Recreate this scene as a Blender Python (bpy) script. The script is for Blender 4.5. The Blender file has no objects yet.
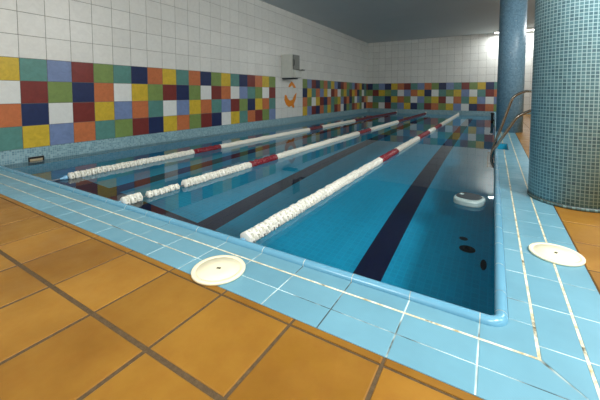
import bpy, bmesh, math, random
from mathutils import Vector, Matrix
random.seed(7)
C = bpy.context.scene.collection
PI = math.pi
T = .30
CZ = 2.8352 * .288
XL = -17.8798 * T           # left wall plane
YF = 50.5012 * T            # far wall plane
ZT = CZ + 1.5157 * T        # top of the coloured band
ZB = ZT - 4 * T
ZW = ZB - .6 * T            # water level
ZC = 3.245                  # ceiling
XR = 4.6                    # right wall
YR = -3.2                   # rear wall
PX, PY = .045, 1.284        # pool edge (nosing centre)
PD = -1.05                  # pool floor

# ------------------------------------------------------------------ materials
def lin(r, g, b):
    f = lambda c: (c / 255 / 12.92) if c / 255 <= .04045 else ((c / 255 + .055) / 1.055) ** 2.4
    return (f(r), f(g), f(b), 1)

class N:
    def __init__(s, name):
        s.m = bpy.data.materials.new(name); s.m.use_nodes = True
        s.t = s.m.node_tree; s.b = s.t.nodes['Principled BSDF']
    def n(s, kind, **kw):
        x = s.t.nodes.new(kind)
        for k, v in kw.items():
            if k in x.inputs.keys(): s.put(x.inputs[k], v)
            else: setattr(x, k, v)
        return x
    def put(s, sock, v):
        if isinstance(v, bpy.types.NodeSocket): s.t.links.new(v, sock)
        else: sock.default_value = v
    def math(s, op, a, b=None, c=None):
        x = s.t.nodes.new('ShaderNodeMath'); x.operation = op
        for i, v in enumerate((a, b, c)):
            if v is not None: s.put(x.inputs[i], v)
        return x.outputs[0]
    def mix(s, f, a, b, mode='MIX'):
        x = s.t.nodes.new('ShaderNodeMix'); x.data_type = 'RGBA'; x.blend_type = mode
        s.put(x.inputs[0], f); s.put(x.inputs[6], a); s.put(x.inputs[7], b)
        return x.outputs[2]
    def noise(s, scale, detail=4, rough=.55, vec=None, dist=0):
        x = s.n('ShaderNodeTexNoise'); x.inputs['Scale'].default_value = scale
        x.inputs['Detail'].default_value = detail; x.inputs['Roughness'].default_value = rough
        x.inputs['Distortion'].default_value = dist
        s.put(x.inputs['Vector'], vec if vec is not None else s.obj())
        return x.outputs['Fac']
    def obj(s):
        return s.n('ShaderNodeTexCoord').outputs['Object']
    def ramp(s, f, stops):
        x = s.n('ShaderNodeValToRGB'); e = x.color_ramp.elements
        while len(e) < len(stops): e.new(.5)
        for i, (p, c) in enumerate(stops): e[i].position = p; e[i].color = c
        s.put(x.inputs[0], f); return x.outputs[0]
    def rng(s, f, a, b, c, d):
        x = s.n('ShaderNodeMapRange')
        for i, v in enumerate((f, a, b, c, d)): s.put(x.inputs[i], v)
        return x.outputs[0]
    def island(s):
        return s.n('ShaderNodeNewGeometry').outputs['Random Per Island']
    def bump(s, h, strength=.2, dist=.01):
        x = s.n('ShaderNodeBump'); x.inputs['Strength'].default_value = strength
        x.inputs['Distance'].default_value = dist; s.put(x.inputs['Height'], h)
        s.t.links.new(x.outputs[0], s.b.inputs['Normal'])
    def fin(s, col, rough=.4, metal=0, spec=.5):
        s.put(s.b.inputs['Base Color'], col); s.put(s.b.inputs['Roughness'], rough)
        s.b.inputs['Metallic'].default_value = metal; s.b.inputs['Specular IOR Level'].default_value = spec
        return s.m

def sc(c, k): return (min(c[0]*k, 1), min(c[1]*k, 1), min(c[2]*k, 1), 1)

def plain(name, col, rough=.4, metal=0, spec=.5, var=.12, scale=9):
    n = N(name); f = n.noise(scale)
    return n.fin(n.mix(f, sc(col, 1 - var), sc(col, 1 + var)), rough, metal, spec)

def wall_tile(name, col, var=.14):
    n = N(name)
    w = n.noise(11, 6, .6, dist=1.2)
    c = n.mix(n.rng(w, .3, .7, 0, 1), sc(col, 1 - var), sc(col, 1 + var))
    c = n.mix(1.0, c, n.ramp(n.island(), [(0, (.92, .92, .92, 1)), (1, (1.0, 1.0, 1.0, 1))]), 'MULTIPLY')
    n.bump(n.noise(5, 2), .06, .01)
    return n.fin(c, .3, 0, .45)

def mosaic(name, stops, grout, pitch, gw=.1, rough=.3, wear=.0, coord='UV', spec=.5):
    """small square glass tiles: UVs are metres on the surface"""
    n = N(name)
    uv = n.n('ShaderNodeTexCoord').outputs[coord]
    sx = n.n('ShaderNodeSeparateXYZ'); n.put(sx.inputs[0], uv)
    u = n.math('DIVIDE', sx.outputs[0], pitch); v = n.math('DIVIDE', sx.outputs[1], pitch)
    cell = n.n('ShaderNodeCombineXYZ'); n.put(cell.inputs[0], n.math('FLOOR', u)); n.put(cell.inputs[1], n.math('FLOOR', v))
    wn = n.n('ShaderNodeTexWhiteNoise'); n.put(wn.inputs['Vector'], cell.outputs[0])
    col = n.ramp(wn.outputs['Value'], stops)
    def edge(w):
        f = n.math('FRACT', w); return n.math('MINIMUM', f, n.math('SUBTRACT', 1, f))
    e = n.math('MINIMUM', edge(u), edge(v))
    g = n.rng(e, gw * .7, gw * 1.2, 1, 0)
    c = n.mix(g, col, grout)
    if wear: c = n.mix(n.math('MULTIPLY', n.noise(3.2, 5), wear), c, grout)
    n.bump(n.math('SUBTRACT', 1, g), .25, .002)
    return n.fin(c, rough, 0, spec)

PAL = dict(Y=lin(206, 176, 56), T=lin(88, 138, 130), L=lin(118, 138, 178), R=lin(122, 50, 46), G=lin(122, 146, 82),
           N=lin(34, 48, 88), O=lin(192, 112, 70), W=lin(222, 225, 222))
NAMES = dict(Y='yellow', T='teal', L='lavender', R='maroon', G='green', N='navy', O='orange', W='white')
tile_mats = {k: wall_tile(NAMES[k] + '_wall_tile', PAL[k], .05 if k == 'W' else .13) for k in PAL}
upper_white = wall_tile('white_glazed_wall_tile', lin(222, 223, 218), .05)
grout_wall = plain('grey_wall_grout', lin(112, 112, 108), .9)
strip_mos = mosaic('waterline_mosaic', [(0, lin(96, 136, 150)), (.5, lin(120, 160, 172)), (1, lin(148, 184, 192))], lin(158, 182, 186), .026, .09, .35)
pool_mos = mosaic('pool_basin_mosaic', [(0, lin(8, 159, 202)), (.5, lin(10, 163, 206)), (1, lin(12, 169, 211))], lin(22, 177, 216), .05, .07, .5, coord='UV')
lane_mos = mosaic('navy_lane_mosaic', [(0, lin(4, 6, 44)), (1, lin(6, 10, 58))], lin(8, 14, 60), .05, .07, .5)
pillar_mos = mosaic('green_blue_pillar_mosaic', [(0, lin(60, 102, 116)), (.3, lin(74, 120, 134)), (.6, lin(84, 130, 143)), (.9, lin(97, 142, 153)), (1, lin(58, 98, 118))], lin(172, 206, 214), .0248, .105, .28, .12)
pillar_mos2 = mosaic('blue_pillar_mosaic', [(0, lin(98, 138, 164)), (.5, lin(114, 154, 180)), (.985, lin(128, 166, 192)), (.99, lin(150, 176, 190)), (1, lin(160, 186, 200))], lin(112, 150, 170), .0248, .07, .35, .05)
base_mos = mosaic('dark_pillar_foot_mosaic', [(0, lin(62, 88, 90)), (.6, lin(90, 122, 122)), (1, lin(110, 140, 138))], lin(70, 74, 66), .0248, .12, .5)

def m_coping():
    n = N('blue_coping_tile')
    base = lin(108, 158, 176)
    c = n.mix(n.rng(n.noise(3.5, 5, .6), .3, .7, 0, 1), sc(base, .90), sc(base, 1.05))
    c = n.mix(1.0, c, n.ramp(n.island(), [(0, (.90, .92, .93, 1)), (.5, (.97, .98, .98, 1)), (1, (1.02, 1.0, 1.0, 1))]), 'MULTIPLY')
    spk = n.rng(n.noise(260, 2, .5), .70, .76, 0, .55)          # dirt specks
    c = n.mix(n.math('MULTIPLY', spk, n.rng(n.noise(6, 3), .5, .7, 0, 1)), c, lin(62, 92, 100))
    w = n.n('ShaderNodeTexWave', wave_type='BANDS', bands_direction='DIAGONAL'); w.inputs['Scale'].default_value = 60
    n.put(w.inputs['Vector'], n.obj())
    n.bump(n.math('ADD', n.math('MULTIPLY', w.outputs['Fac'], .5), n.noise(40, 3)), .12, .002)
    return n.fin(c, n.rng(n.noise(8, 3), .3, .7, .32, .5), 0, .5)
coping_m = m_coping()

def m_nosing():
    n = N('blue_glazed_nosing')
    base = lin(100, 156, 182)
    c = n.mix(n.noise(5, 4), sc(base, .92), sc(base, 1.05))
    return n.fin(c, .22, 0, .5)
nosing_m = m_nosing()

def m_grout_coping():
    n = N('cream_grout')
    c = n.mix(n.rng(n.noise(26, 5, .7), .42, .66, 0, 1), lin(232, 228, 204), lin(170, 152, 112))
    c = n.mix(n.rng(n.noise(4.3, 5, .7), .56, .64, 0, .85), c, lin(58, 62, 52))
    n.bump(n.noise(90, 4), .5, .003)
    return n.fin(c, .9, 0, .2)
grout_coping = m_grout_coping()
def m_thin():
    n = N('thin_grout')
    c = n.mix(n.rng(n.noise(2.6, 4, .7), .44, .58, 0, 1), lin(205, 222, 220), lin(66, 78, 76))
    return n.fin(c, .9, 0, .2)
grout_thin = m_thin()

def m_brown():
    n = N('ochre_klinker_tile')
    a = n.mix(n.rng(n.noise(2.2, 5, .6), .3, .72, 0, 1), lin(128, 86, 24), lin(160, 117, 43))
    a = n.mix(n.math('MULTIPLY', n.rng(n.noise(14, 6, .7), .45, .75, 0, 1), .28), a, lin(136, 82, 20))
    a = n.mix(1.0, a, n.ramp(n.island(), [(0, (.86, .84, .80, 1)), (.5, (1, 1, 1, 1)), (1, (1.08, 1.07, 1.08, 1))]), 'MULTIPLY')
    n.bump(n.math('ADD', n.noise(30, 4), n.math('MULTIPLY', n.noise(220, 2), .25)), .12, .004)
    return n.fin(a, n.rng(n.noise(7, 4), .3, .7, .38, .56), 0, .4)
brown_m = m_brown()
def m_brown_grout():
    n = N('dark_floor_grout')
    c = n.mix(n.noise(60, 5, .7), lin(52, 40, 26), lin(112, 92, 66))
    n.bump(n.noise(160, 4), .8, .004)
    return n.fin(c, .95, 0, .2)
brown_grout = m_brown_grout()

ceil_m = plain('grey_ceiling_paint', lin(206, 212, 214), .8, 0, .2, .05, 1.1)
rear_m = plain('pale_wall_paint', lin(214, 212, 204), .6, 0, .3, .04, 2)
white_plastic = plain('white_float_plastic', lin(226, 226, 216), .35, 0, .5, .04)
red_plastic = plain('red_float_plastic', lin(132, 36, 48), .35, 0, .5, .08)
wine_plastic = plain('dark_red_float_plastic', lin(100, 30, 44), .35, 0, .5, .08)
blue_plastic = plain('blue_plastic', lin(120, 172, 205), .3)
cable_m = plain('grey_steel_cable', lin(120, 128, 132), .4, .6)
cream_m = plain('cream_plastic', lin(240, 232, 200), .42, 0, .4, .04, 12)
cream_edge = plain('cream_plastic_ring', lin(226, 214, 176), .5, 0, .4, .05, 12)
hole_m = plain('dark_hole', lin(62, 60, 34), .8)
steel_m = plain('stainless_steel', lin(150, 147, 140), .2, 1, .5, .05)
dark_steel = plain('dark_rubber', lin(30, 34, 36), .5)
box_m = plain('grey_white_enamel', lin(200, 202, 194), .4, 0, .4, .10, 6)
box_dark = plain('grey_metal_panel', lin(112, 116, 112), .4, .2, .4, .10, 8)
orange_m = plain('orange_enamel', lin(226, 136, 30), .4, 0, .4, .22, 14)
black_m = plain('black_plastic', lin(18, 20, 20), .5)
beige_m = plain('beige_plastic', lin(176, 160, 128), .5)
housing_m = plain('white_lamp_housing', lin(225, 225, 222), .5)
grey_light = plain('light_grey_plastic', lin(142, 162, 162), .4)
grey_dark = plain('dark_grey_plastic', lin(40, 50, 56), .6)
def m_tube():
    n = N('fluorescent_tube')
    n.b.inputs['Emission Color'].default_value = (1, .98, .93, 1); n.b.inputs['Emission Strength'].default_value = 6
    return n.fin((.9, .9, .9, 1), .4)
tube_m = m_tube()

def m_water():
    m = bpy.data.materials.new('pool_water'); m.use_nodes = True; t = m.node_tree
    t.nodes.clear()
    o = t.nodes.new('ShaderNodeOutputMaterial'); g = t.nodes.new('ShaderNodeBsdfGlass')
    g.inputs['IOR'].default_value = 1.333; g.inputs['Roughness'].default_value = 0
    g.inputs['Color'].default_value = (.93, .985, 1, 1)
    t.links.new(g.outputs[0], o.inputs[0])
    return m
water_m = m_water()

# ------------------------------------------------------------------ helpers
def tag(o, label=None, cat=None, group=None, kind=None):
    if label: o['label'] = label
    if cat: o['category'] = cat
    if group: o['group'] = group
    if kind: o['kind'] = kind
    return o

def link(name, bm, mats, parent=None, smooth=False, kind=None):
    me = bpy.data.meshes.new(name); bm.normal_update(); bm.to_mesh(me); bm.free()
    for m in (mats if isinstance(mats, (list, tuple)) else [mats]): me.materials.append(m)
    if smooth:
        for p in me.polygons: p.use_smooth = True
    o = bpy.data.objects.new(name, me); C.objects.link(o)
    if parent: o.parent = parent
    if kind: o['kind'] = kind
    return o

def empty(name, loc=(0, 0, 0), rz=0):
    o = bpy.data.objects.new(name, None); C.objects.link(o); o.location = loc; o.rotation_euler.z = rz
    o.empty_display_size = .1
    return o

def box(bm, x0, x1, y0, y1, z0, z1, bev=0, mi=0, faces=None):
    v = [bm.verts.new((x, y, z)) for x in (x0, x1) for y in (y0, y1) for z in (z0, z1)]
    F = []
    for idx in ((0, 1, 3, 2), (4, 6, 7, 5), (0, 4, 5, 1), (2, 3, 7, 6), (0, 2, 6, 4), (1, 5, 7, 3)):
        f = bm.faces.new([v[i] for i in idx]); f.material_index = mi; F.append(f)
    if bev:
        ed = list({e for f in F for e in f.edges})
        r = bmesh.ops.bevel(bm, geom=ed, offset=bev, segments=2, affect='EDGES', profile=.6)
        for f in r['faces']: f.material_index = mi
    return v

def top_tile(bm, pts, z, ch=.003, mi=0, depth=.012):
    """a floor tile: polygon pts (counter-clockwise), softly chamfered rim"""
    cx = sum(p[0] for p in pts) / len(pts); cy = sum(p[1] for p in pts) / len(pts)
    def ins(p, d):
        L = math.hypot(p[0] - cx, p[1] - cy); k = max(0, 1 - d * 1.35 / L)
        return (cx + (p[0] - cx) * k, cy + (p[1] - cy) * k)
    rings = []
    for d, dz in ((0, -depth), (0, -ch), (ch * .35, -ch * .3), (ch, 0)):
        rings.append([bm.verts.new((*ins(p, d), z + dz)) for p in pts])
    n = len(pts)
    for a, b in zip(rings, rings[1:]):
        for i in range(n):
            bm.faces.new((a[i], a[(i + 1) % n], b[(i + 1) % n], b[i])).material_index = mi
    bm.faces.new(rings[-1]).material_index = mi

def tube(bm, pts, r, seg=12, cap=True, mi=0, uv=None):
    """a round bar swept along pts"""
    pts = [Vector(p) for p in pts]; rings = []; up = None
    for i, p in enumerate(pts):
        d = (pts[min(i + 1, len(pts) - 1)] - pts[max(i - 1, 0)]).normalized()
        if up is None:
            up = Vector((0, 0, 1)) if abs(d.z) < .9 else Vector((0, 1, 0))
        s = d.cross(up).normalized(); up = s.cross(d).normalized()
        rr = r[i] if isinstance(r, (list, tuple)) else r
        rings.append([bm.verts.new(p + s * math.cos(2 * PI * k / seg) * rr + up * math.sin(2 * PI * k / seg) * rr) for k in range(seg)])
    for a, b in zip(rings, rings[1:]):
        for k in range(seg):
            f = bm.faces.new((a[k], a[(k + 1) % seg], b[(k + 1) % seg], b[k])); f.material_index = mi; f.smooth = True
    if cap:
        bm.faces.new(rings[0][::-1]).material_index = mi; bm.faces.new(rings[-1]).material_index = mi

def lathe(bm, prof, seg=32, axis='Z', mod=None, mi=0):
    rings = []
    for r, h in prof:
        ring = []
        for k in range(seg):
            a = 2 * PI * k / seg; rr = r * (mod(a) if mod and r > .03 else 1)
            p = (rr * math.cos(a), rr * math.sin(a), h) if axis == 'Z' else (rr * math.cos(a), h, -rr * math.sin(a))
            ring.append(bm.verts.new(p))
        rings.append(ring)
    for a, b in zip(rings, rings[1:]):
        for k in range(seg):
            f = bm.faces.new((a[k], a[(k + 1) % seg], b[(k + 1) % seg], b[k])); f.smooth = True; f.material_index = mi
    bm.faces.new(rings[0][::-1]).material_index = mi; bm.faces.new(rings[-1]).material_index = mi

def quad_uv(bm, uvl, pts, uvs, mi=0):
    f = bm.faces.new([bm.verts.new(p) for p in pts]); f.material_index = mi
    for l, q in zip(f.loops, uvs): l[uvl].uv = q
    return f

def arc(cx, cy, r, a0, a1, n):
    return [(cx + r * math.cos(a0 + (a1 - a0) * i / n), cy + r * math.sin(a0 + (a1 - a0) * i / n)) for i in range(n + 1)]

# ------------------------------------------------------------------ tiled walls
LEFT = {-1: 'YWOT', 0: 'TRNY', 1: 'LGWL', 2: 'RNRO', 3: 'GOYT', 4: 'TWLG', 5: 'NYOR', 6: 'OGTN', 7: 'YRWY', 8: 'TNLO', 9: 'OGYG',
        10: 'NWOR', 11: 'GRTN', 12: 'YOLW', 13: 'TWRY', 14: 'NLGT', 15: 'RTNO', 16: 'OGYR', 17: 'YWOG', 18: 'GRTL',
        24: 'GNOY', 25: 'LYGL', 26: 'RTWR', 27: 'NOYN', 28: 'GLRO', 29: 'OYNT', 30: 'TWOY', 31: 'YRTT', 32: 'LOGR', 33: 'NWYO',
        34: 'RGLW', 35: 'OYRN', 36: 'GTOG', 37: 'TRNT', 38: 'LYGR', 39: 'ROWO', 40: 'ONLY', 41: 'YGTG', 42: 'NWRW', 43: 'TTON', 44: 'RGYO'}
FAR = ['NGWO', 'TRTG', 'LYTW', 'NGNR', 'YTYT', 'OWOL', 'RLGY', 'TOWN', 'LYLT', 'ONGR', 'GWYO', 'NTRG', 'LGWY', 'TYOL', 'RLTW', 'GWYN', 'YTLR', 'NRWO', 'TOLG']
for k in (19, 20, 21, 22, 23): LEFT[k] = 'wwww'
for k in range(-17, -1): LEFT[k] = ''.join(random.sample('YTLRGNOW', 4))

MATS = [tile_mats[k] for k in 'YTLRGNOW'] + [upper_white, grout_wall]
def wall_tiles(name, P, n0, n1, lo, hi, colour, zlow, face):
    """P(u, z, d): point on the wall, d metres proud of it"""
    bm = bmesh.new()
    f = bm.faces.new([bm.verts.new(P(*q, 0)) for q in ((lo, zlow), (hi, zlow), (hi, ZC), (lo, ZC))]); f.material_index = 9
    g = .0022; th = .004
    for n, (u0, u1) in ((n, (u, u + T)) for n, u in ((n, n0 + n * T) for n in range(n1[0], n1[1]))):
        u0, u1 = max(u0, lo) + g, min(u1, hi) - g
        if u1 - u0 < .01: continue
        for k in range(-1, 12):                       # k=0 is the band's top row going down 0..3; upper rows are negative
            pass
        rows = [(ZT - (r + 1) * T, ZT - r * T, r) for r in range(-7, 4)]
        if zlow < ZB: rows.append((zlow, ZB, 4))
        for z0, z1, r in rows:
            z0, z1 = max(z0, zlow) + g, min(z1, ZC) - g
            if z1 - z0 < .01: continue
            ch = colour(n, r); mi = 8 if ch == 'w' else 'YTLRGNOW'.index(ch)
            a = [bm.verts.new(P(u, z, 0)) for u, z in ((u0, z0), (u1, z0), (u1, z1), (u0, z1))]
            e = .0022
            b = [bm.verts.new(P(u, z, th)) for u, z in ((u0 + e, z0 + e), (u1 - e, z0 + e), (u1 - e, z1 - e), (u0 + e, z1 - e))]
            bm.faces.new(b).material_index = mi
            for i in range(4): bm.faces.new((a[i], a[(i + 1) % 4], b[(i + 1) % 4], b[i])).material_index = mi
    bmesh.ops.recalc_face_normals(bm, faces=bm.faces[:])
    for fc in bm.faces:                               # all normals into the room
        if fc.normal.dot(face) < -.01: fc.normal_flip()
    return link(name, bm, MATS, kind='structure')

wall_tiles('wall_left', lambda u, z, d: (XL + d, u, z), 5.762 * T, (-17, 45), YR, YF,
           lambda n, r: 'w' if r < 0 or r > 3 else LEFT[n][r], ZB, Vector((1, 0, 0)))
wall_tiles('wall_far', lambda u, z, d: (u, YF - d, z), -18.0354 * T, (0, 34), XL, XR,
           lambda n, r: 'w' if r < 0 or n > 18 or r > 3 else FAR[n][r], ZB, Vector((0, -1, 0)))

def flat_wall(name, pts, mat):
    bm = bmesh.new(); bm.faces.new([bm.verts.new(p) for p in pts]); return link(name, bm, mat, kind='structure')
flat_wall('wall_right', [(XR, YR, 0), (XR, YF, 0), (XR, YF, ZC), (XR, YR, ZC)], rear_m)
flat_wall('wall_rear', [(XL, YR, 0), (XR, YR, 0), (XR, YR, ZC), (XL, YR, ZC)], rear_m)
bm = bmesh.new(); box(bm, XL - .2, XR + .2, YR - .2, YF + .2, ZC, ZC + .2); link('ceiling', bm, ceil_m, kind='structure')

# ------------------------------------------------------------------ pool basin
PI_X, PI_Y = PX + .005, PY - .005           # inner faces of the basin
bm = bmesh.new(); uvl = bm.loops.layers.uv.new('UVMap')
strip = [((XL + .003, YR), (XL + .003, YF - .003)), ((XL + .003, YF - .003), (PI_X, YF - .003))]
for (a, b) in strip:                        # waterline mosaic under the coloured tiles
    L = math.hypot(b[0] - a[0], b[1] - a[1]); zb = -.42
    quad_uv(bm, uvl, [(*a, zb), (*b, zb), (*b, ZB), (*a, ZB)], [(0, zb), (L, zb), (L, ZB), (0, ZB)], 0)
    quad_uv(bm, uvl, [(*a, PD), (*b, PD), (*b, zb), (*a, zb)], [(0, PD), (L, PD), (L, zb), (0, zb)], 1)
a, b = (PI_X, YF), (XR, YF)                 # skirting strip of the far wall beyond the pool
quad_uv(bm, uvl, [(a[0], YF - .004, 0), (b[0], YF - .004, 0), (b[0], YF - .004, ZB), (a[0], YF - .004, ZB)], [(0, 0), (4, 0), (4, ZB), (0, ZB)], 0)
NY0, NY1, NX = 5.44, 6.12, .20              # recess for the ladder
near_path = [(PI_X, YF), (PI_X, NY1), (NX, NY1), (NX, NY0), (PI_X, NY0), (PI_X, PI_Y), (XL, PI_Y)]
for a, b in zip(near_path, near_path[1:]):
    L = math.hypot(b[0] - a[0], b[1] - a[1])
    quad_uv(bm, uvl, [(*a, PD), (*b, PD), (*b, -.014), (*a, -.014)], [(0, PD), (L, PD), (L, 0), (0, 0)], 1)
link('wall_pool', bm, [strip_mos, pool_mos], kind='structure')

bm = bmesh.new(); uvl = bm.loops.layers.uv.new('UVMap')
def pf(x0, x1, y0, y1, mi, dz=0):
    quad_uv(bm, uvl, [(x0, y0, PD + dz), (x1, y0, PD + dz), (x1, y1, PD + dz), (x0, y1, PD + dz)], [(x0, y0), (x1, y0), (x1, y1), (x0, y1)], mi)
pf(XL - .02, NX + .02, PI_Y - .02, YF + .02, 0)
LANES = [(-4.07, -3.84), (-2.49, -2.25), (-.90, -.685)]
for x0, x1 in LANES: pf(x0, x1, 2.10, YF - .9, 1, .002)
pf(-4.9, -.3, 1.78, 2.13, 1, .0021)
link('floor_pool', bm, [pool_mos, lane_mos], kind='structure')

bm = bmesh.new()
nx, ny = 2, 2
f = bm.faces.new([bm.verts.new(p) for p in ((XL, PI_Y, ZW), (PI_X, PI_Y, ZW), (PI_X, YF, ZW), (XL, YF, ZW))])
f2 = bm.faces.new([bm.verts.new(p) for p in ((PI_X, NY0, ZW), (NX, NY0, ZW), (NX, NY1, ZW), (PI_X, NY1, ZW))])
water = link('water', bm, water_m, smooth=True, kind='structure')

# ------------------------------------------------------------------ coping: three rows of blue tiles round the pool
Y0n, Y1n, Y2n, Y3n = PY - .022, 1.1785, 1.0581, .9457
X0n, X1n, X2n, X3n = PX + .022, .143, .2698, .3922
bm = bmesh.new()
def ct(x0, x1, y0, y1, g=(.002, .002, .002, .002), z=0):
    """g: half grout on x0, x1, y0, y1"""
    top_tile(bm, [(x0 + g[0], y0 + g[2]), (x1 - g[1], y0 + g[2]), (x1 - g[1], y1 - g[3]), (x0 + g[0], y1 - g[3])], z, .0025)
TH, WD = .0018, .0045
b = .2445; xb = -.0215
k = 0
while xb - k * b > XL:
    x1 = xb - k * b; x0 = max(x1 - b, XL)
    ct(x0, x1, Y1n, Y0n, (TH, TH, WD, 0)); ct(x0, x1, Y2n, Y1n, (TH, TH, TH, WD)); ct(x0, x1, Y3n, Y2n, (TH, TH, 0, TH))
    k += 1
by = .2375; yb = 1.482
ys = [yb + by * i for i in range(int((YF - yb) / by) + 1)] + [YF]
ys0 = [1.343] + ys
def cut(x0, x1, y0, y1, g):
    if x0 < NX and y1 > NY0 and y0 < NY1:            # around the ladder recess
        if y0 < NY0 - .03: ct(x0, x1, y0, NY0, g)
        if y1 > NY1 + .03: ct(x0, x1, NY1, y1, g)
        if x1 > NX + .03: ct(NX, x1, max(y0, NY0), min(y1, NY1), g)
    else: ct(x0, x1, y0, y1, g)
for y0, y1 in zip(ys0, ys0[1:]): cut(X0n, X1n, y0, y1, (0, WD, TH, TH))
for y0, y1 in zip([1.243] + ys, ys): cut(X1n, X2n, y0, y1, (WD, WD, TH, TH)); ct(X2n, X3n, y0, y1, (WD, 0, TH, TH))
y0, y1 = ys[-2], ys[-1]
# corner: a square piece at the pool, mitred pieces in the two outer rows
d = TH
top_tile(bm, [(xb + d, Y1n + WD), (X1n - WD, Y1n + WD), (X1n - WD, 1.343 - d), (.06, 1.343 - d), (.06, 1.329), (.042, 1.287), (0, 1.269), (xb + d, 1.265)], 0, .0004)
def mit(Xa, Xb, Ya, Yb, gx, gy):
    # near side piece (row between Yb..Ya), right side piece (row between Xa..Xb)
    top_tile(bm, [(xb + d, Yb + gy[0]), (Xb - 1.4 * d, Yb + gy[0]), (Xa - 1.4 * d, Ya - gy[1]), (xb + d, Ya - gy[1])], 0, .0025)
    top_tile(bm, [(Xa + gx[0], Ya + .004), (Xb - gx[1], Yb + .004), (Xb - gx[1], 1.243 - d), (Xa + gx[0], 1.243 - d)], 0, .0025)
mit(X1n, X2n, Y1n, Y2n, (WD, WD), (TH, WD)); mit(X2n, X3n, Y2n, Y3n, (WD, 0), (0, TH))
link('trim_1', bm, coping_m, kind='structure')

bm = bmesh.new()
def slab(x0, x1, y0, y1, z, mi):
    f = bm.faces.new([bm.verts.new(p) for p in ((x0, y0, z), (x1, y0, z), (x1, y1, z), (x0, y1, z))]); f.material_index = mi
zt = -.0016
slab(XL, X3n - .001, Y3n + .001, Y0n + .004, zt, 1)                  # thin joints
slab(X0n - .004, X3n - .001, Y0n + .004, NY0, zt, 1); slab(NX, X3n - .001, NY0, NY1, zt, 1); slab(X0n - .004, X3n - .001, NY1, YF, zt, 1)
zw = -.0004
slab(XL, X1n + WD, Y1n - WD, Y1n + WD, zw, 0)                        # the broad cream joints
slab(X1n - WD, X1n + WD, Y1n + WD, NY0, zw, 0); slab(X1n - WD, X1n + WD, NY1, YF, zw, 0)
slab(X2n - WD, X2n + WD, Y2n + .02, YF, zw, 0)
slab(XL, -1.25, Y2n - .003, Y2n + .003, zw, 0)
link('trim_2', bm, [grout_coping, grout_thin], kind='structure')

# rounded nosing along the pool edge
bm = bmesh.new(); NR = .022; EL = .045
def nose(pts, gap0=.0013, gap1=.0013, mi=0, r=NR):
    p = [Vector((*q, 0)) for q in pts]
    p[0] = p[0] + (p[1] - p[0]).normalized() * gap0; p[-1] = p[-1] + (p[-2] - p[-1]).normalized() * gap1
    tube(bm, p, r, 20, False, mi)
k = 0
while xb - k * b > XL:
    x1 = xb - k * b; nose([(max(x1 - b, XL), PY), (x1, PY)]); k += 1
nose([(xb, PY)] + arc(PX - EL, PY + EL, EL, -PI / 2, 0, 8) + [(PX, 1.343)])
for y0, y1 in zip(ys0, ys0[1:]):
    if y1 > NY0 and y0 < NY1:
        if y0 < NY0 - .03: nose([(PX, y0), (PX, NY0)])
        if y1 > NY1 + .03: nose([(PX, NY1), (PX, y1)])
    else: nose([(PX, y0), (PX, y1)])
nose([(XL, PY), (PX - EL, PY)], 0, 0, 1, NR - .0008)
nose([(PX - EL, PY)] + arc(PX - EL, PY + EL, EL, -PI / 2, 0, 8)[1:] + [(PX, NY0)], 0, 0, 1, NR - .0008)
nose([(PX, NY1), (PX, YF)], 0, 0, 1, NR - .0008)
link('trim_3', bm, [nosing_m, grout_coping], kind='structure')

# ------------------------------------------------------------------ brown tiled floor
bm = bmesh.new()
J = .0065; s = .3311; L1y = .5865; L0y = .9111; xs = -1.9245
def slab2(x0, x1, y0, y1, z):
    f = bm.faces.new([bm.verts.new(p) for p in ((x0, y0, z), (x1, y0, z), (x1, y1, z), (x0, y1, z))]); f.material_index = 1
slab2(XL, XR, YR, Y3n, -.003); slab2(X3n, XR, Y3n, YF, -.003)
def bt(x0, x1, y0, y1, j=J, jy0=J, jy1=J):
    x0, x1, y0, y1 = max(x0, XL), min(x1, XR), max(y0, YR), min(y1, YF)
    if x1 - x0 < .03 or y1 - y0 < .02: return
    top_tile(bm, [(x0 + j, y0 + jy0), (x1 - j, y0 + jy0), (x1 - j, y1 - jy1), (x0 + j, y1 - jy1)], 0, .004)
cols = [xs + s * i for i in range(-11, 21)]
for x0 in cols:
    bt(x0, x0 + s, L0y, Y3n, .004, .004, .0035)                      # cut strip along the coping
    bt(x0, x0 + s, L1y, L0y, .0055, .0085, .004)
    for r in range(1, 13): bt(x0, x0 + s, L1y - s * r, L1y - s * (r - 1), .0075, .0085, .0085)
x = X3n; i = 0
while x < XR:
    for r in range(0, 46): 
        y0 = Y3n if r == 0 else L1y + s * (r + 1)
        if r == 0: bt(x, x + s, Y3n, L1y + s * 2, .005, .001, .005)
        else: bt(x, x + s, y0, y0 + s, .005, .005, .005)
    x += s
link('floor', bm, [brown_m, brown_grout], kind='structure')

# ------------------------------------------------------------------ pillars
def pillar(name, x, y, r, mat, foot, label):
    root = empty(name, (x, y, 0)); tag(root, label, 'pillar', kind='thing')
    def cyl(nm, r, z0, z1, m, seg=96):
        bm = bmesh.new(); uvl = bm.loops.layers.uv.new('UVMap'); n = 24
        a = [[bm.verts.new((r * math.cos(2 * PI * k / seg), r * math.sin(2 * PI * k / seg), z)) for k in range(seg)] for z in (z0, z1)]
        nt = round(2 * PI * r / .0248) * .0248
        for k in range(seg):
            f = bm.faces.new((a[0][k], a[0][(k + 1) % seg], a[1][(k + 1) % seg], a[1][k])); f.smooth = True
            for l, q in zip(f.loops, ((k / seg * nt, z0), ((k + 1) / seg * nt, z0), ((k + 1) / seg * nt, z1), (k / seg * nt, z1))): l[uvl].uv = q
        bm.faces.new(a[1]); bm.faces.new(a[0][::-1])
        return link(nm, bm, m, root)
    cyl('shaft', r, 0.0, ZC, mat)
    if foot: cyl('foot_ring', r + .004, 0.0005, .026, base_mos)
    return root
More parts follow.
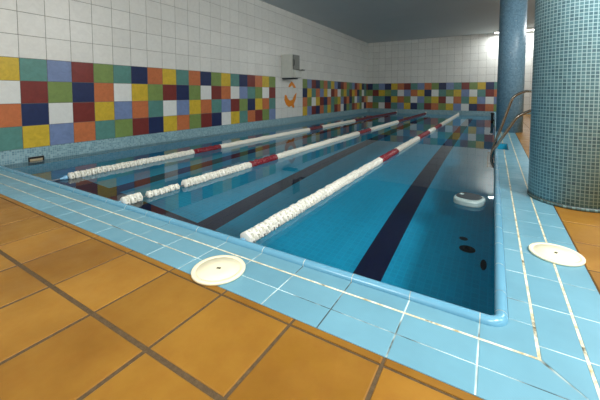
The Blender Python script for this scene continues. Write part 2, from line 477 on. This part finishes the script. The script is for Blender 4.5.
pillar('pillar', .538, 3.131, .28, pillar_mos, True, 'thick round pillar covered in pale-grouted green-blue mosaic, standing on the coping')
pillar('pillar', .293, 8.12, .245, pillar_mos2, False, 'slimmer dark blue mosaic pillar standing behind the pool ladder')

# ------------------------------------------------------------------ lane ropes
def disc_mesh(name, mat, R=.05, L=.05):
    """a float disc: barrel with a rounded rim and six deep slots round it"""
    bm = bmesh.new(); h = L / 2; seg = 24
    prof = [(.012, -h, 0), (.5 * R, -h, 0), (.8 * R, -h * .92, 0), (R, -h * .66, 0), (R, -h * .40, 0), (R, -h * .36, 1), (R, h * .36, 1), (R, h * .40, 0), (R, h * .66, 0), (.8 * R, h * .92, 0), (.5 * R, h, 0), (.012, h, 0)]
    rings = []
    for r, y, slot in prof:
        ring = []
        for k in range(seg):
            a = 2 * PI * k / seg
            rr = r * (.45 if slot and k % 4 in (1, 2) else 1) * (1 + (.05 * math.cos(6 * (a - PI / 8)) if r > .7 * R else 0))
            ring.append(bm.verts.new((rr * math.cos(a), y, -rr * math.sin(a))))
        rings.append(ring)
    for a, b in zip(rings, rings[1:]):
        for k in range(seg): bm.faces.new((a[k], a[(k + 1) % seg], b[(k + 1) % seg], b[k]))
    bm.faces.new(rings[0][::-1]); bm.faces.new(rings[-1])
    me = bpy.data.meshes.new(name); bm.normal_update(); bm.to_mesh(me); bm.free(); me.materials.append(mat); return me
DM = {('w', 1): disc_mesh('white_disc', white_plastic), ('r', 1): disc_mesh('red_disc', red_plastic), ('d', 1): disc_mesh('wine_disc', wine_plastic),
      ('w', 0): disc_mesh('small_white_disc', white_plastic, .036, .046)}
PITCH = .0555
def lane_rope(X, y0, segs, label, cap=True):
    """segs: (y_end, colour, big) or (y_end, None, 0) for bare cable"""
    root = empty('lane_rope', (X, y0, ZW)); tag(root, label, 'lane rope', 'lane ropes across the pool')
    z = .012
    bm = bmesh.new(); tube(bm, [(0, PI_Y - y0 + .03, z + .0), (0, 0, z), (0, YF - .01 - y0, z)], .006, 8); link('cable', bm, cable_m, root)
    bm = bmesh.new(); lathe(bm, [(.007, -.075), (.010, -.07), (.014, -.045), (.026, -.03), (.026, -.008), (.012, 0)], 18, 'Y')
    e = link('end_fitting', bm, blue_plastic, root); e.location = (0, -.004, z); e['label'] = 'blue plastic end fitting'
    y = y0; n = 0; far = []
    for ye, c, big in segs:
        while y + PITCH * .5 < ye:
            if c:
                rot = random.uniform(0, PI / 3); off = (random.uniform(-.004, .004), y + PITCH / 2 - y0, z + random.uniform(-.004, .004))
                tilt = random.gauss(0, .05); yaw = random.gauss(0, .05)
                if n < 100:
                    o = bpy.data.objects.new('float_disc', DM[(c, big)]); C.objects.link(o); o.parent = root
                    o.location = off; o.rotation_mode = 'YXZ'; o.rotation_euler = (tilt, rot, yaw)
                    if c != 'w': o['label'] = 'red float disc'
                else: far.append((c, big, off, rot))
                n += 1
            y += PITCH
    bm = bmesh.new(); mi = {'w': 0, 'r': 1, 'd': 2}
    for c, big, off, rot in far:
        me = DM[(c, big)]; k0 = len(bm.verts); f0 = len(bm.faces)
        bm.from_mesh(me); bm.verts.ensure_lookup_table(); bm.faces.ensure_lookup_table()
        M = Matrix.Translation(off) @ Matrix.Rotation(rot, 4, 'Y')
        for v in bm.verts[k0:]: v.co = M @ v.co
        for f in bm.faces[f0:]: f.material_index = mi[c]
    o = link('float_run', bm, [white_plastic, red_plastic, wine_plastic], root, kind='stuff')
    return root
ye = YF - .12
lane_rope(-3.935, 1.64, [(3.30, 'w', 1), (3.87, 'r', 1), (6.88, 'w', 1), (7.54, 'd', 1), (9.86, 'w', 1), (ye, 'd', 1)], 'white lane rope with red sections, the one closest to the colour-tiled left wall')
lane_rope(-2.625, 1.47, [(1.65, 'w', 1), (1.69, None, 0), (2.04, 'w', 0), (2.10, None, 0), (3.07, 'w', 1), (3.66, 'r', 1), (6.79, 'w', 1), (7.60, 'r', 1), (10.25, 'w', 1), (ye, 'd', 1)], 'middle white and red lane rope, with a gap and smaller discs near its close end')
lane_rope(-1.303, 1.475, [(4.21, 'w', 1), (5.0, 'r', 1), (6.69, 'w', 1), (7.85, 'r', 1), (8.2, 'w', 1), (8.27, None, 0), (8.71, 'w', 1), (9.78, 'r', 1), (ye, 'w', 1)], 'lane rope closest to the pool ladder, long white stretch then red sections')

# ------------------------------------------------------------------ skimmer lids
def lid(x, y, R, rz, label):
    root = empty('skimmer_cover', (x, y, 0), rz); tag(root, label, 'lid', 'skimmer lids on the blue coping')
    bm = bmesh.new()
    lathe(bm, [(.01, .0012), (R * .98, .0012), (R, .004), (R, .010), (R * .985, .0125), (R * .835, .0125), (R * .83, .0112), (R * .815, .0112), (R * .81, .0125), (R * .3, .0125), (.008, .0125)], 72, 'Z')
    link('disc', bm, cream_m, root)
    bm = bmesh.new(); lathe(bm, [(R * .812, .0110), (R * .815, .01145), (R * .828, .01145), (R * .832, .0110)], 72, 'Z'); g = link('groove_ring', bm, cream_edge, root)
    bm = bmesh.new(); box(bm, -.010, .010, -.006, .006, .0118, .0130, .0003); link('finger_hole', bm, hole_m, root)['label'] = 'dark finger hole'
    return root
lid(-1.068, 1.031, .121, .3, 'round cream lid lying where the near blue coping meets the brown floor')
lid(.291, 2.003, .114, 1.2, 'round cream lid on the right-hand coping beside the big mosaic pillar')

# ------------------------------------------------------------------ ladder in the recess
def ladder(rails, label, xo=-.012, reach=.66):
    ym = sum(r[0] for r in rails) / 2; y0, y1 = rails[0][0], rails[1][0]
    root = empty('pool_ladder', (xo, ym, 0)); tag(root, label, 'ladder')
    for y, low, knee, top in rails:
        bm = bmesh.new(); yy = y - ym
        V = lambda q: Vector((q[0] - xo, yy, q[1]))
        p = [Vector((0, yy, -.80)), Vector((0, yy, -.4)), Vector((0, yy, low - .09)), V((-.008, low - .03))]
        a, c, e = V((.004, low + .02)), V(knee), V(top)
        p += [a, a.lerp(c, .45), a.lerp(c, .9)]
        q0 = p[-1]
        for t in (.2, .4, .6, .8, 1):                    # soft bend at the top
            p.append((1 - t) ** 2 * q0 + 2 * t * (1 - t) * c + t * t * e)
        h = e.z
        p += [Vector((reach - .08, yy, h - .002)), Vector((reach - .02, yy, h - .02)), Vector((reach + .015, yy, h - .07)), Vector((reach + .02, yy, h - .14)), Vector((reach + .02, yy, .0))]
        tube(bm, p, .0195, 16); rail = link('handrail', bm, steel_m, root)
        bm = bmesh.new(); lathe(bm, [(.022, .001), (.045, .001), (.045, .008), (.024, .02), (.021, .02)], 20)
        o = link('floor_flange', bm, steel_m, rail); o.location = (reach + .02, yy, 0)
    for z in (-.28, -.53, -.78):
        bm = bmesh.new(); box(bm, -.055, .035, y0 - ym - .0, y1 - ym, z - .02, z + .012, .006); link('step', bm, dark_steel, root)['label'] = 'dark ladder step under water'
    return root
ladder([(5.32, -.04, (.292, .515), (.43, .578)), (5.98, -.11, (.262, .80), (.42, .848))], 'chrome pool ladder with two handrails curving up out of the water before the slim pillar')
root = empty('edge_post', (-.035, 11.5, -.15)); tag(root, 'short black post at the far right pool edge, just left of the slim pillar', 'post')
bm = bmesh.new(); lathe(bm, [(.03, 0), (.036, .02), (.036, .30), (.048, .32), (.048, .35), (.03, .365), (.01, .37)], 20); link('shaft', bm, black_m, root)
bm = bmesh.new(); box(bm, 0, .10, -.03, .03, .10, .16, .006); link('bracket', bm, dark_steel, root)

# ------------------------------------------------------------------ wall fittings on the left wall
root = empty('wall_cabinet', (XL + .004, 7.9, 1.25)); tag(root, 'grey-white metal box with a projecting arm, high on the left wall above an orange shape', 'wall box')
bm = bmesh.new(); box(bm, 0, .38, -.19, .17, 0, .68, .02); link('body', bm, box_m, root)
bm = bmesh.new(); box(bm, .05, .33, -.199, -.188, .08, .60, .004); box(bm, .09, .15, -.203, -.198, .40, .55, .002); link('side_panel', bm, box_m, root)
bm = bmesh.new(); box(bm, .38, .42, -.17, .16, .24, .66, .012); link('front_plate', bm, box_dark, root)['label'] = 'darker grey front plate'
bm = bmesh.new(); box(bm, .38, .49, -.16, .16, .01, .22, .012); link('lower_block', bm, box_m, root)
bm = bmesh.new(); box(bm, .38, .60, .02, .15, .215, .235, .004); box(bm, .56, .60, .02, .15, .205, .245, .004); link('arm', bm, box_dark, root)['label'] = 'thin projecting grey arm'
bm = bmesh.new(); tube(bm, [(.40, -.18, .52), (.445, -.18, .50), (.445, -.18, .36), (.40, -.18, .34)], .012, 10); link('handle', bm, black_m, root)
bm = bmesh.new(); box(bm, .02, .36, -.17, .15, -.03, .0, .004); link('under_shade', bm, grey_dark, root)['label'] = 'dark slab as shade under the box'  # dark slab stands in for the shadow beneath the cabinet

root = empty('wall_ornament', (XL + .004, 8.2, .35)); tag(root, 'orange arch over an orange crescent on the white tiles of the left wall', 'ornament')
def relief(nm, pts):
    bm = bmesh.new()
    f = [bm.verts.new((0.0005, y - 8.2, z - .35)) for y, z in pts]; face = bm.faces.new(f)
    r = bmesh.ops.extrude_face_region(bm, geom=[face]); v = [e for e in r['geom'] if isinstance(e, bmesh.types.BMVert)]
    bmesh.ops.translate(bm, verts=v, vec=(.010, 0, 0)); bmesh.ops.recalc_face_normals(bm, faces=bm.faces[:])
    link(nm, bm, orange_m, root)
relief('arch', [(8.262, 1.167), (8.395, 1.094), (8.503, .981), (8.386, .974), (8.288, 1.053), (8.158, .994), (8.082, .993), (8.15, 1.088)])
relief('crescent', [(7.898, .756), (7.873, .609), (7.963, .468), (8.114, .388), (8.252, .425), (8.358, .345), (8.421, .391), (8.376, .469), (8.484, .612), (8.539, .821), (8.421, .743), (8.314, .61), (8.166, .58), (8.047, .638), (7.972, .746)])

root = empty('skimmer_mouth', (XL + .003, 1.86, -.095)); tag(root, 'black-framed skimmer opening with beige flap in the mosaic strip of the left wall', 'skimmer')
bm = bmesh.new(); w, h, t = .086, .042, .012
for q in ((-w, w, h - t, h), (-w, w, -h, -h + t), (-w, -w + t, -h + t, h - t), (w - t, w, -h + t, h - t)): box(bm, .0, .022, q[0], q[1], q[2], q[3], .002)
link('frame', bm, black_m, root)
bm = bmesh.new(); box(bm, .001, .010, -w + t, w - t, -h + t, h - t - .016, .002); link('flap', bm, beige_m, root)['label'] = 'beige flap'
bm = bmesh.new(); box(bm, .001, .006, -w + t, w - t, h - t - .016, h - t); link('gap', bm, black_m, root)

def nozzle(loc, axis, label):
    bm = bmesh.new(); lathe(bm, [(.004, 0), (.032, 0), (.034, .006), (.026, .014), (.012, .016), (.004, .012)], 20)
    o = link('inlet_nozzle', bm, white_plastic, smooth=True); o.location = loc
    o.rotation_euler = (0, PI / 2, 0) if axis == 'X' else (PI / 2, 0, 0)
    tag(o, label, 'nozzle', 'rope anchors on the far pool wall' if axis == 'Y' else None)
for x, l in ((-3.935, 'white rope anchor on far pool wall, at the rope closest to the left wall'), (-2.625, 'white rope anchor on the far pool wall at the end of the middle lane rope'), (-1.303, 'white rope anchor on far pool wall, at the rope closest to the ladder')):
    nozzle((x, YF - .004, ZW + .06), 'Y', l)

# ------------------------------------------------------------------ things in the water
root = empty('pool_float', (-.158, 3.03, ZW - .02), -.3); tag(root, 'white oval float with dark grey top on the water near the right pool edge', 'float')
def oval(bm, a, b_, z0, z1, n=40, e=2.6, bev=.012):
    rings = []
    for k, z in ((1, z0), (1, z1 - bev), (1 - bev * .5 / b_, z1 - bev * .3), (1 - bev * 1.2 / b_, z1)):
        rings.append([bm.verts.new((math.copysign(abs(math.cos(t)) ** (2 / e), math.cos(t)) * a * k, math.copysign(abs(math.sin(t)) ** (2 / e), math.sin(t)) * b_ * k, z)) for t in (2 * PI * i / n for i in range(n))])
    for p, q in zip(rings, rings[1:]):
        for i in range(n): bm.faces.new((p[i], p[(i + 1) % n], q[(i + 1) % n], q[i]))
    bm.faces.new(rings[-1]); bm.faces.new(rings[0][::-1])
bm = bmesh.new(); oval(bm, .115, .125, 0, .06); link('shell', bm, grey_light, root)
bm = bmesh.new(); oval(bm, .096, .096, .058, .066, bev=.004); bmesh.ops.translate(bm, verts=bm.verts[:], vec=(-.010, .018, 0)); link('centre_panel', bm, grey_dark, root)['label'] = 'dark grey centre panel'
bm = bmesh.new(); box(bm, -.085, -.055, .0, .04, .064, .070, .002); link('lens', bm, grey_light, root)

root = empty('floor_drain', (-.16, 2.97, PD + .003)); tag(root, 'dark floor drain under water in the dark right corner of the pool', 'drain')
bm = bmesh.new(); oval(bm, .062, .05, 0, .012, 24, 2, .004); link('cover', bm, black_m, root)
bm = bmesh.new(); lathe(bm, [(.01, .012), (.03, .012), (.03, .018), (.01, .018)], 20); link('grate_knob', bm, dark_steel, root)
for (x, y, a, b_, l) in ((-.20, 3.13, .035, .03, 'faint dark spot on the pool floor behind the drain'), (-.035, 2.80, .022, .07, 'narrow dark spot on the pool floor between drain and right wall')):
    bm = bmesh.new(); oval(bm, a, b_, 0, .006, 20, 2, .002); o = link('dark_spot', bm, grey_dark); o.location = (x, y, PD + .003); tag(o, l, 'pool fitting')  # thin dark ovals laid flat on the pool floor

# ------------------------------------------------------------------ lamps
def lamp(x, y, along, power, label, L=1.25, z=ZC, size_w=.3, tilt=0):
    root = empty('ceiling_lamp', (x, y, z), 0 if along == 'Y' else PI / 2); tag(root, label, 'lamp', 'fluorescent ceiling lamps')
    bm = bmesh.new(); box(bm, -.09, .09, -L / 2, L / 2, -.06, -.001, .006); link('housing', bm, housing_m, root)
    for xx in (-.045, .045):
        bm = bmesh.new(); tube(bm, [(xx, -L / 2 + .03, -.078), (xx, L / 2 - .03, -.078)], .016, 10); link('tube', bm, tube_m, root)
    d = bpy.data.lights.new('lamp_light', 'AREA'); d.shape = 'RECTANGLE'; d.size = size_w; d.size_y = L; d.energy = power; d.color = (.975, 1, .985)
    d.cycles.is_caustics_light = True
    o = bpy.data.objects.new('lamp_light', d); C.objects.link(o); o.parent = root; o.location = (-.10 * math.sin(tilt), 0, -.10 - .02 * math.sin(tilt)); o.rotation_euler.y = tilt
    return root
lamp(1.2, -1.0, 'X', 100, 'added unseen fluorescent lamp on the ceiling behind the camera, above the right-hand floor', tilt=-.8)  # added fill lamp, softens the rope shadows on the pool floor
lamp(-1.8, -2.2, 'X', 110, 'added unseen fluorescent lamp on the ceiling above the left rear of the brown floor', tilt=-.9)  # added rear lamp, lights the pool so rope shadows stay under the ropes
lamp(2.1, 1.0, 'Y', 150, 'fluorescent lamp on the ceiling beside the big pillar', tilt=.6)
lamp(3.7, 2.6, 'Y', 50, 'added unseen fluorescent lamp on the ceiling close to the right wall', tilt=.8)  # added outer lamp, spreads the rope shadows into fainter bands
lamp(2.4, 5.4, 'Y', 70, 'fluorescent lamp on the ceiling right of the big pillar', tilt=.7)
lamp(2.4, 10.0, 'Y', 60, 'fluorescent lamp on the ceiling right of the slim pillar', tilt=.6)
lamp(.62, 14.7, 'X', 62, 'fluorescent lamp glowing on the ceiling at the far wall behind the slim pillar', 1.4, ZC, .2)

for o in bpy.data.objects:
    if o.name in ('water',): o.cycles.is_caustics_caster = True
    elif o.name.split('.')[0] in ('floor_pool', 'wall_pool', 'pool_float', 'shell', 'step'): o.cycles.is_caustics_receiver = True

# ------------------------------------------------------------------ world, camera, view
w = bpy.data.worlds.new('World'); bpy.context.scene.world = w; w.use_nodes = True
w.node_tree.nodes['Background'].inputs[0].default_value = (.5, .52, .55, 1); w.node_tree.nodes['Background'].inputs[1].default_value = .05

cam = bpy.data.cameras.new('camera'); co = bpy.data.objects.new('camera', cam); C.objects.link(co)
cam.sensor_width = 36; cam.lens = 320.1422 / 600 * 36
cam.shift_x = (300 - 304.9729) / 600; cam.shift_y = (110.0927 - 200) / 600; cam.clip_start = .02; cam.clip_end = 100
R = ((.86105, .50852, .0013), (-.02831, .04538, .99857), (-.50774, .85985, -.05347))
m = Matrix(((R[0][0], R[1][0], -R[2][0]), (R[0][1], R[1][1], -R[2][1]), (R[0][2], R[1][2], -R[2][2])))
co.matrix_world = Matrix.Translation((0, 0, CZ)) @ m.to_4x4()
sc_ = bpy.context.scene; sc_.camera = co
sc_.view_settings.view_transform = 'Standard'; sc_.view_settings.look = 'None'
sc_.view_settings.exposure = 0; sc_.view_settings.gamma = 1; sc_.view_settings.use_curve_mapping = False
sc_.cycles.use_denoising = True; sc_.cycles.max_bounces = 12; sc_.cycles.diffuse_bounces = 6; sc_.cycles.transmission_bounces = 8
sc_.cycles.caustics_refractive = True; sc_.cycles.caustics_reflective = False; sc_.cycles.sample_clamp_indirect = 6
